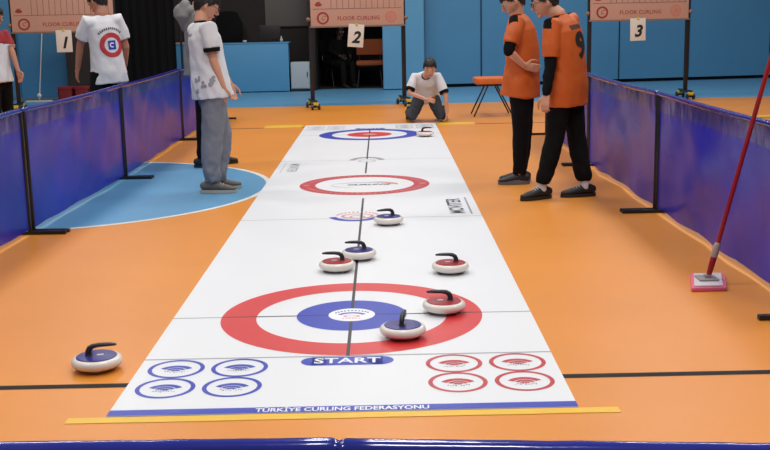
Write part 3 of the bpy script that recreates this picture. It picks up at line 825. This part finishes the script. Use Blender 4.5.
    for k in 'LR':
        a = arms[k]; full = sl > 1
        p1 = a[0].lerp(a[1], min(1, sl)); r0 = .07*s*wd**.5; r1 = .066*s*wd**.5
        pts = [sp(.84, 0, (-1 if k == 'L' else 1)*.09), a[0]+(a[1]-a[0])*.02, a[0].lerp(a[1], min(1, sl)*.6), p1]; rr = [.07*s, .073*s, r0, r1]
        if full:
            p2 = a[1].lerp(a[2], min(1, sl-1)); pts += [a[1].lerp(p2, .5), p2]; rr = [.07*s,.072*s,.062*s,.056*s,.05*s,.04*s]
        tube(b, pts, rr, n=20, cap=False)
    if top.get('hood'):
        tube(b, [neck-F*.03*s+U*.0-R*.09*s, neck-F*.13*s-U*.01, neck-F*.03*s+R*.09*s], [.05*s,.09*s,.05*s], n=14)
        tube(b, [neck-F*.10*s+U*.07, neck-F*.12*s-U*.05, neck-F*.12*s-U*.16*s], [(.09*s,.05*s),(.12*s,.075*s),(.05*s,.03*s)], ref=R, n=16)
    tm = top['mats']
    reg = None
    if top.get('yoke'):
        def reg(c):
            for k in 'LR':
                d = c-(sh[k]*.62+sp(.93)*.38); al = (sh[k]-sp(.93)).normalized()
                f_ = d.dot(F2); 
                if abs(f_-.015) < .040 and c.z > sh[k].z-.03 and abs(d.dot(al)) < .13: return 1
                if f_ > .0 and f_ < .20 and abs((c-sp(.6)).dot(R2)) > .135*s and c.z > sp(.55).z and c.z < sh[k].z+.02 and abs((c-sp(.6)).dot(R2)) < .16*s: return 1
            return 0
    if top.get('red_shoulder'):
        def reg(c): return 1 if c.z > sp(.70).z+.10*(c-sp(.8)).dot(R2) else 0
    shirt = fuse('shirt' if not top.get('hood') else 'hoodie', b, tm, root, voxel=.0085, smooth=5, fold=top.get('fold', .010), fscale=(8,8,4), region=reg,
                 fold_fn=lambda p: .35+.65*smoothstep(sp(1).z, sp(.4).z, p.z))
    # cuff bands / collar
    if top.get('cuff'):
        for k in 'LR':
            a = arms[k]; c0 = a[0].lerp(a[1], sl-.03); c1 = a[0].lerp(a[1], sl+.10); g = bmesh.new()
            tube(g, [c0, c1], [.070*s*wd**.5, .067*s*wd**.5], n=24, cap=False); obj('cuff', g, M['black_cloth'], root, 'auto')
    if top.get('collar'):
        g = bmesh.new(); cc = neck-nd.normalized()*.005
        ring = [cc+(R2*math.cos(a)*.062+F2*math.sin(a)*.058)*s+F2*.004-nd.normalized()*.022*max(0, math.sin(a)) for a in [2*PI*k/24 for k in range(25)]]
        tube(g, ring, [.008]*25, n=8, cap=False); obj('collar', g, top['collar'], root)
    if top.get('long_under'):
        for k in top['long_under']:
            a = arms[k]; g = bmesh.new(); e = top['long_under'][k]
            pts = [a[0].lerp(a[1], .5), a[0].lerp(a[1], .8), a[1]]; rr = [.050*s,.050*s,.046*s]
            if e > 0: pts += [a[1].lerp(a[2], e*.5), a[1].lerp(a[2], e)]; rr += [.044*s,.034*s]
            else: pts[-1] = a[0].lerp(a[1], 1.02)
            tube(g, pts, rr, n=18)
            fuse('under_sleeve', g, [M['black_cloth']], root, voxel=.008, smooth=3, fold=.008, fscale=(20,20,14))
    # ---- trousers
    tr = o['trousers']; b = bmesh.new(); w = tr.get('wide', 1.0)
    tube(b, [pel+ax*.10*s, pel+ax*.04*s, pel-U*.04*s if not o.get('kneel') else pel-ax*.04*s, pel-U*.09*s if not o.get('kneel') else pel-ax*.07*s], [(.148*s*w**.4,.115*s*w**.4),(.158*s*w**.4,.12*s*w**.4),(.16*s*w**.4,.122*s*w**.4),(.10*s,.09*s)], ref=R, n=24)
    for k in 'LR':
        l = legs[k]; d = (l[2]-l[1]).normalized()
        tube(b, [l[0]+(l[0]-l[1]).normalized()*.02, l[0].lerp(l[1], .35), l[0].lerp(l[1], .75), l[1], l[1].lerp(l[2], .4), l[1].lerp(l[2], .8), l[2]-d*tr.get('short', 0)],
             [r*s*(w if i > 1 else w**.5) for i, r in enumerate((.098,.092,.074,.068,.066,.058,tr.get('ankle', .05)))], n=20, cap=o.get('kneel', False))
    fuse('trousers', b, [tr['mat']], root, voxel=.009, smooth=4, fold=tr.get('fold', .010), fscale=(9,9,7), fold_fn=lambda p: .5+.9*smoothstep(.5, .1, p.z))
    # ---- shoes
    shs = o['shoes']
    for k in 'LR':
        l = legs[k]; fa = math.radians(l[3]); an = l[2]
        kneel = o.get('kneel')
        if kneel:
            dF = (l[2]-l[1]).normalized(); fF = -U*.9+dF*.35; fF.normalize(); fU = -dF  # toes tucked under
            fU = (fU-fF*fU.dot(fF)).normalized()
        else: fF = V((math.cos(fa), math.sin(fa), 0)); fU = U
        fR = fF.cross(fU)
        org = V((an.x, an.y, 0)) if not kneel else an-fU*.0-U*.0
        zs = shs.get('size', 1.0)
        def S(f_, z_, r_=0): return org+fF*f_*s*zs+fU*z_*s*zs+fR*r_*s*zs
        if kneel: 
            def S(f_, z_, r_=0): return org+fF*(f_)*s+fU*(z_-.085)*s+fR*r_*s
        g = bmesh.new()
        tube(g, [S(-.065,.055), S(-.03,.06), S(.02,.058), S(.08,.047), S(.135,.038), S(.175,.034)], [(.030*s,.034*s),(.036*s,.042*s),(.038*s,.042*s),(.043*s,.032*s),(.042*s,.024*s),(.03*s,.017*s)], ref=fR, n=18)
        tube(g, [S(-.012,.045), S(-.02,.10)], [.04*s,.037*s], n=16, cap=False)
        sho = fuse('shoe', g, [shs['mat']], root, voxel=.006, smooth=3)
        g = bmesh.new()
        n = 28; lo = []; hi = []
        for i in range(n):
            a = 2*PI*i/n; x = math.cos(a); y = math.sin(a)
            f_ = .052+x*.142; wdt = .038+.008*x
            lo.append(g.verts.new(S(f_, .003, y*wdt))); hi.append(g.verts.new(S(f_, .026 if not shs.get('thick') else .042, y*wdt*1.02)))
        g.faces.new(lo); g.faces.new(hi)
        for i in range(n): g.faces.new((lo[i], lo[(i+1) % n], hi[(i+1) % n], hi[i]))
        obj('sole', g, shs['sole'], sho, 'auto')
        if shs.get('laces'):
            g = bmesh.new()
            for f_, z_ in ((.03,.098),(.05,.089),(.07,.081),(.09,.073)):
                tube(g, [S(f_, z_-.006, -.022), S(f_, z_, 0), S(f_+.004, z_-.006, .022)], [.0035]*3, n=6)
            obj('laces', g, shs['laces'], sho)
        if o.get('socks'):
            g = bmesh.new(); tube(g, [V((an.x, an.y, .075*s)), V((an.x, an.y, .14*s))], [.041*s,.041*s], n=16); obj('sock', g, M['sock'], root)
    return root, dict(shirt=shirt, sp=sp, F=F2, R=R2, sh=sh, arms=arms, ax=ax, s=s)

# 1. boy in white shirt and grey joggers, side view
B = V((-1.47, 9.28, 0)); ph = 28
r1, d1 = person('person', 'person in white t-shirt with black cuffs, grey joggers and glasses, hand in pocket, looking down', B, ph, 1.73,
    pelvis=(.0,0,.93), neck=(-.055,-.01,1.47), head=(-.005,.03,1.60), girth=1.08, head_phi=12, head_pitch=28, glasses=True,
    arms={'R': [(.055,-.175,1.15), (.125,-.165,.925)], 'L': [(.02,.24,1.12), (.13,.2,.93)]}, hand_dir={'R': (-.05,.10,-.5), 'L': (.1,0,-.5)}, palm={'R': (0,1,0)},
    legs={'R': ((.0,-.06,.5), (-.03,-.07,.09), -2), 'L': ((.05,.10,.5), (.0,.10,.09), 25)}, 
    top=dict(mats=[M['shirt_white']], hem=-.20, wide=1.02, sleeve=.66, cuff=True, collar=M['black_cloth'], fold=.016),
    trousers=dict(mat=M['trouser_grey'], wide=1.34, ankle=.05, fold=.022), shoes=dict(mat=M['shoe_grey'], sole=M['sole_pale'], laces=M['sole_pale'], size=1.12))
def back_print(d, build, m, name, t, rr=0, size=1, off=.003, ang=0):
    n = -(d['F']*math.cos(ang)-d['R']*math.sin(ang)); v = d['ax']; u = v.cross(n).normalized(); v = n.cross(u)
    b = bmesh.new(); build(b); decal(name, b, m, d['shirt'], d['shirt'], d['sp'](t)+d['R']*rr, u, v, off)
def bars(b, n=9, w=.011, h=.02, gap=.014):
    for k in range(n): 
        x = (k-(n-1)/2)*gap; rect(b, x-w/2, x+w/2, -h/2, h/2, 0)
back_print(d1, lambda b: bars(b, 10), M['p_grey'], 'back_lettering', .80, -.02)
def splash(b):
    rnd = random.Random(3)
    for k in range(16):
        a = rnd.uniform(0, 2*PI); x = rnd.uniform(-.09, .09); y = rnd.uniform(-.05, .07); disc(b, x, y, 0, rnd.uniform(.008, .022), 0, 7, a, a+2*PI)
back_print(d1, splash, M['p_grey'], 'hem_print', .02, .06, ang=.7)

# 2. person in grey hoodie behind him
r2_, d2 = person('person', 'taller person in grey hoodie and black trousers, standing behind the grey joggers', V((-1.84, 10.95, 0)), 15, 1.84,
    pelvis=(.03,0,.98), neck=(.0,0,1.56), head=(.07,.02,1.71), head_pitch=25,
    arms={'R': [(.0,-.23,1.22), (.10,-.19,1.0)], 'L': [(.02,.25,1.22), (.10,.2,1.0)]},
    legs={'R': ((.03,-.09,.53), (.0,-.09,.09), 5), 'L': ((.12,.12,.53), (.12,.13,.09), 20)},
    top=dict(mats=[M['hoodie']], hem=-.08, wide=1.12, sleeve=1.95, hood=True, fold=.016), trousers=dict(mat=M['black_cloth'], wide=1.05), shoes=dict(mat=M['shoe_black'], sole=M['sole_black']))

# 3. boy from behind with round print
r3_, d3 = person('person', 'person seen from behind in white t-shirt with a round red and blue back print', V((-2.86, 11.2, 0)), 122, 1.80,
    pelvis=(.04,0,.97), neck=(.0,.0,1.56), head=(-.045,.05,1.69), girth=.92, head_phi=150, head_pitch=25,
    arms={'L': [(-.235,-.01,1.25), (-.30,.07,1.01)], 'R': [(.20,.12,1.22), (.15,.24,1.02)]},
    top=dict(mats=[M['shirt_white']], hem=-.2, wide=1.0, sleeve=.72, fold=.014), trousers=dict(mat=M['black_cloth'], wide=1.05), shoes=dict(mat=M['shoe_black'], sole=M['sole_pale']), skin=M['skin2'])
back_print(d3, lambda b: disc(b, 0, 0, .078, .125, 0, 48, 0, 2*PI), M['p_red2'], 'red_ring_print', .455, .03)
def blue_sq(b):
    rect(b, -.04, .04, -.045, .045, 0)
back_print(d3, blue_sq, M['p_blue'], 'blue_print', .455, .03)
back_print(d3, lambda b: disc(b, 0, 0, .014, .025, 0, 20, .5, 5.4), M['p_white'], 'white_mark', .455, .03, off=.005)
def arcbars(b):
    for k in range(12):
        a = PI*.74-k*PI*.48/11; q = V((math.cos(a), math.sin(a))); t_ = V((-q.y, q.x)); c = q*.168
        b.faces.new([b.verts.new((c.x+t_.x*i*.0065+q.x*j*.011, c.y+t_.y*i*.0065+q.y*j*.011, 0)) for i, j in ((-1,-1),(1,-1),(1,1),(-1,1))])
back_print(d3, arcbars, M['p_dark'], 'arched_lettering', .455, .03)

# 4. child at the left edge
r4_, d4 = person('person', 'child in white shirt with red shoulders and dark trousers at the left edge', V((-4.40, 12.4, 0)), -25, 1.67,
    pelvis=(.0,0,.88), neck=(.0,0,1.42), head=(.03,-.02,1.565), head_phi=-20, head_pitch=12,
    arms={'L': [(.17,.06,1.16), (.24,.0,.95)], 'R': [(-.14,-.16,1.10), (-.02,-.28,.94)]},
    top=dict(mats=[M['shirt_white'], M['red_cloth']], red_shoulder=True, sleeve=.75, hem=-.1, wide=1.0), trousers=dict(mat=M['black_cloth']), shoes=dict(mat=M['shoe_black'], sole=M['sole_pale']), skin=M['skin2'])

# 5. kneeling child at the far end
r5_, d5 = person('person', 'person in white t-shirt kneeling on the floor at the far end of the mat', V((.64, 15.08, 0)), -92, 1.60, kneel=True,
    pelvis=(-.02,.34,.36), neck=(-.03,.03,.655), head=(.02,-.07,.755), head_phi=-93, head_pitch=14, hunch=.03, girth=1.04, hscale=1.14,
    arms={'R': [(-.27,-.02,.42), (-.03,-.16,.33)], 'L': [(.24,-.02,.36), (.25,-.05,.13)]}, hand_dir={'L': (-.05,-.1,-.5), 'R': (.5,.0,-.1)}, palm={'L': (-1,0,0), 'R': (0,1,-.3)}, thumb={'L': (0,-1,0), 'R': (0,-.3,1)}, curl={'L': .9, 'R': .9},
    legs={'R': ((-.24,-.02,.08), (-.27,.40,.11)), 'L': ((.17,-.0,.08), (.24,.40,.11))},
    top=dict(mats=[M['shirt_white']], hem=-.1, wide=1.08, sleeve=.75, cuff=True, collar=M['black_cloth'], fold=.014), trousers=dict(mat=M['trouser_dark'], wide=1.12, fold=.014), shoes=dict(mat=M['shoe_black'], sole=M['sole_pale']))

# 6. number nine
r6_, d6 = person('person', 'person in orange jersey with black number 9 on the back, black trousers, legs apart', V((1.44, 8.62, 0)), 146, 1.70,
    pelvis=(.02,0,.92), neck=(-.045,-.02,1.465), head=(-.150,.01,1.565), head_phi=180, head_pitch=18, glasses=True, hunch=.03, girth=1.02,
    arms={'L': [(-.13,-.18,1.09), (-.165,-.21,.85)], 'R': [(.12,.26,1.12), (.05,.26,.90)]}, curl={'L': .7},
    legs={'L': ((-.07,-.06,.50), (-.17,-.06,.10), 205), 'R': ((.12,.05,.50), (.19,.02,.10), 188)},
    top=dict(mats=[M['shirt_orange'], M['black_cloth']], yoke=True, hem=-.29, wide=1.08, sleeve=.86, collar=M['shirt_orange'], fold=.016, long_under={'L': .95, 'R': .95}),
    trousers=dict(mat=M['black_cloth'], wide=1.14, ankle=.05, short=.03, fold=.015), shoes=dict(mat=M['shoe_black'], sole=M['sole_black'], laces=M['sock'], size=1.06), socks=True)
def nine(b): text_into(b, '9', .27, Matrix.Identity(4), offset=.012)
back_print(d6, nine, M['ink'], 'back_number', .52, -.0, off=.004)
def nm(b): bars(b, 6, .016, .035, .026)
back_print(d6, nm, M['p_dark'], 'back_lettering', .80, -.01, off=.004)

# 7. the other orange jersey
r7_, d7 = person('person', 'person in orange jersey, hand held at the back, left of the number 9 jersey', V((1.19, 9.42, 0)), 165, 1.69,
    pelvis=(.02,0,.91), neck=(-.02,-.0,1.475), head=(-.06,-.01,1.585), head_phi=184, head_pitch=30, hunch=.03,
    arms={'L': [(-.12,-.25,1.17), (.015,-.215,1.04)], 'R': [(.06,.26,1.13), (.08,.20,.92)]}, palm={'L': (0,1,0)}, hand_dir={'L': (.5,.12,-.12)}, thumb={'L': (0,0,1)}, curl={'L': .2},
    legs={'L': ((.01,-.07,.49), (-.0,-.07,.09), 180), 'R': ((.06,.09,.49), (.03,.09,.09), 175)},
    top=dict(mats=[M['shirt_orange'], M['black_cloth']], yoke=True, hem=-.25, wide=1.08, sleeve=.78, collar=M['shirt_orange'], fold=.014, long_under={'L': 0, 'R': .95}),
    trousers=dict(mat=M['black_cloth'], wide=1.1), shoes=dict(mat=M['shoe_black'], sole=M['sole_grey'], laces=M['sole_grey'], thick=True))

# 8. dim seated person in the doorway
r8_, d8 = person('person', 'dim person in black sitting inside the dark doorway', V((-.92, 23.2, 0)), -60, 1.72,
    pelvis=(0,0,.50), neck=(.02,-.02,1.02), head=(.05,-.05,1.18), head_pitch=15,
    arms={'L': [(.22,-.02,.78), (.25,-.22,.66)], 'R': [(-.18,-.14,.78), (.05,-.3,.66)]},
    legs={'L': ((.3,-.30,.50), (.32,-.36,.09), -60), 'R': ((.1,-.42,.50), (.12,-.48,.09), -60)},
    top=dict(mats=[M['curtain']], hem=-.05, sleeve=1.9), trousers=dict(mat=M['black_cloth']), shoes=dict(mat=M['shoe_black'], sole=M['sole_black']), skin=mat('skin_shadow', (60,42,36), .7))
st = make_chair('chair', sm=M['curtain']); st.location = (-.94, 23.32, 0); st.rotation_euler = (0, 0, math.radians(30))
tag(st, 'black chair under the seated person in the doorway', 'chair')

# ------------------------------------------------------------------ light
w = bpy.data.worlds.new('world'); SC.world = w; w.use_nodes = True
bg = w.node_tree.nodes['Background']; bg.inputs[0].default_value = (.80, .84, .92, 1); bg.inputs[1].default_value = .24
def area(x, y, z, sx, sy, p, col=(1, .97, .93)):
    l = bpy.data.lights.new('ceiling_and_fill_lamp', 'AREA'); l.shape = 'RECTANGLE'; l.size = sx; l.size_y = sy; l.energy = p; l.color = col
    o = bpy.data.objects.new('ceiling_and_fill_lamp', l); o.location = (x, y, z); link(o)
for y, p in ((1, 116), (6, 122), (11, 126), (16, 118), (19, 60)):  # last row is fill, added to brighten the far floor and back wall
    for x in (-4.5, 0, 4.5): area(x, y, 6.5, 1.4, .5, p)
SC.view_settings.view_transform = 'Standard'; SC.view_settings.look = 'None'; SC.view_settings.exposure = 0
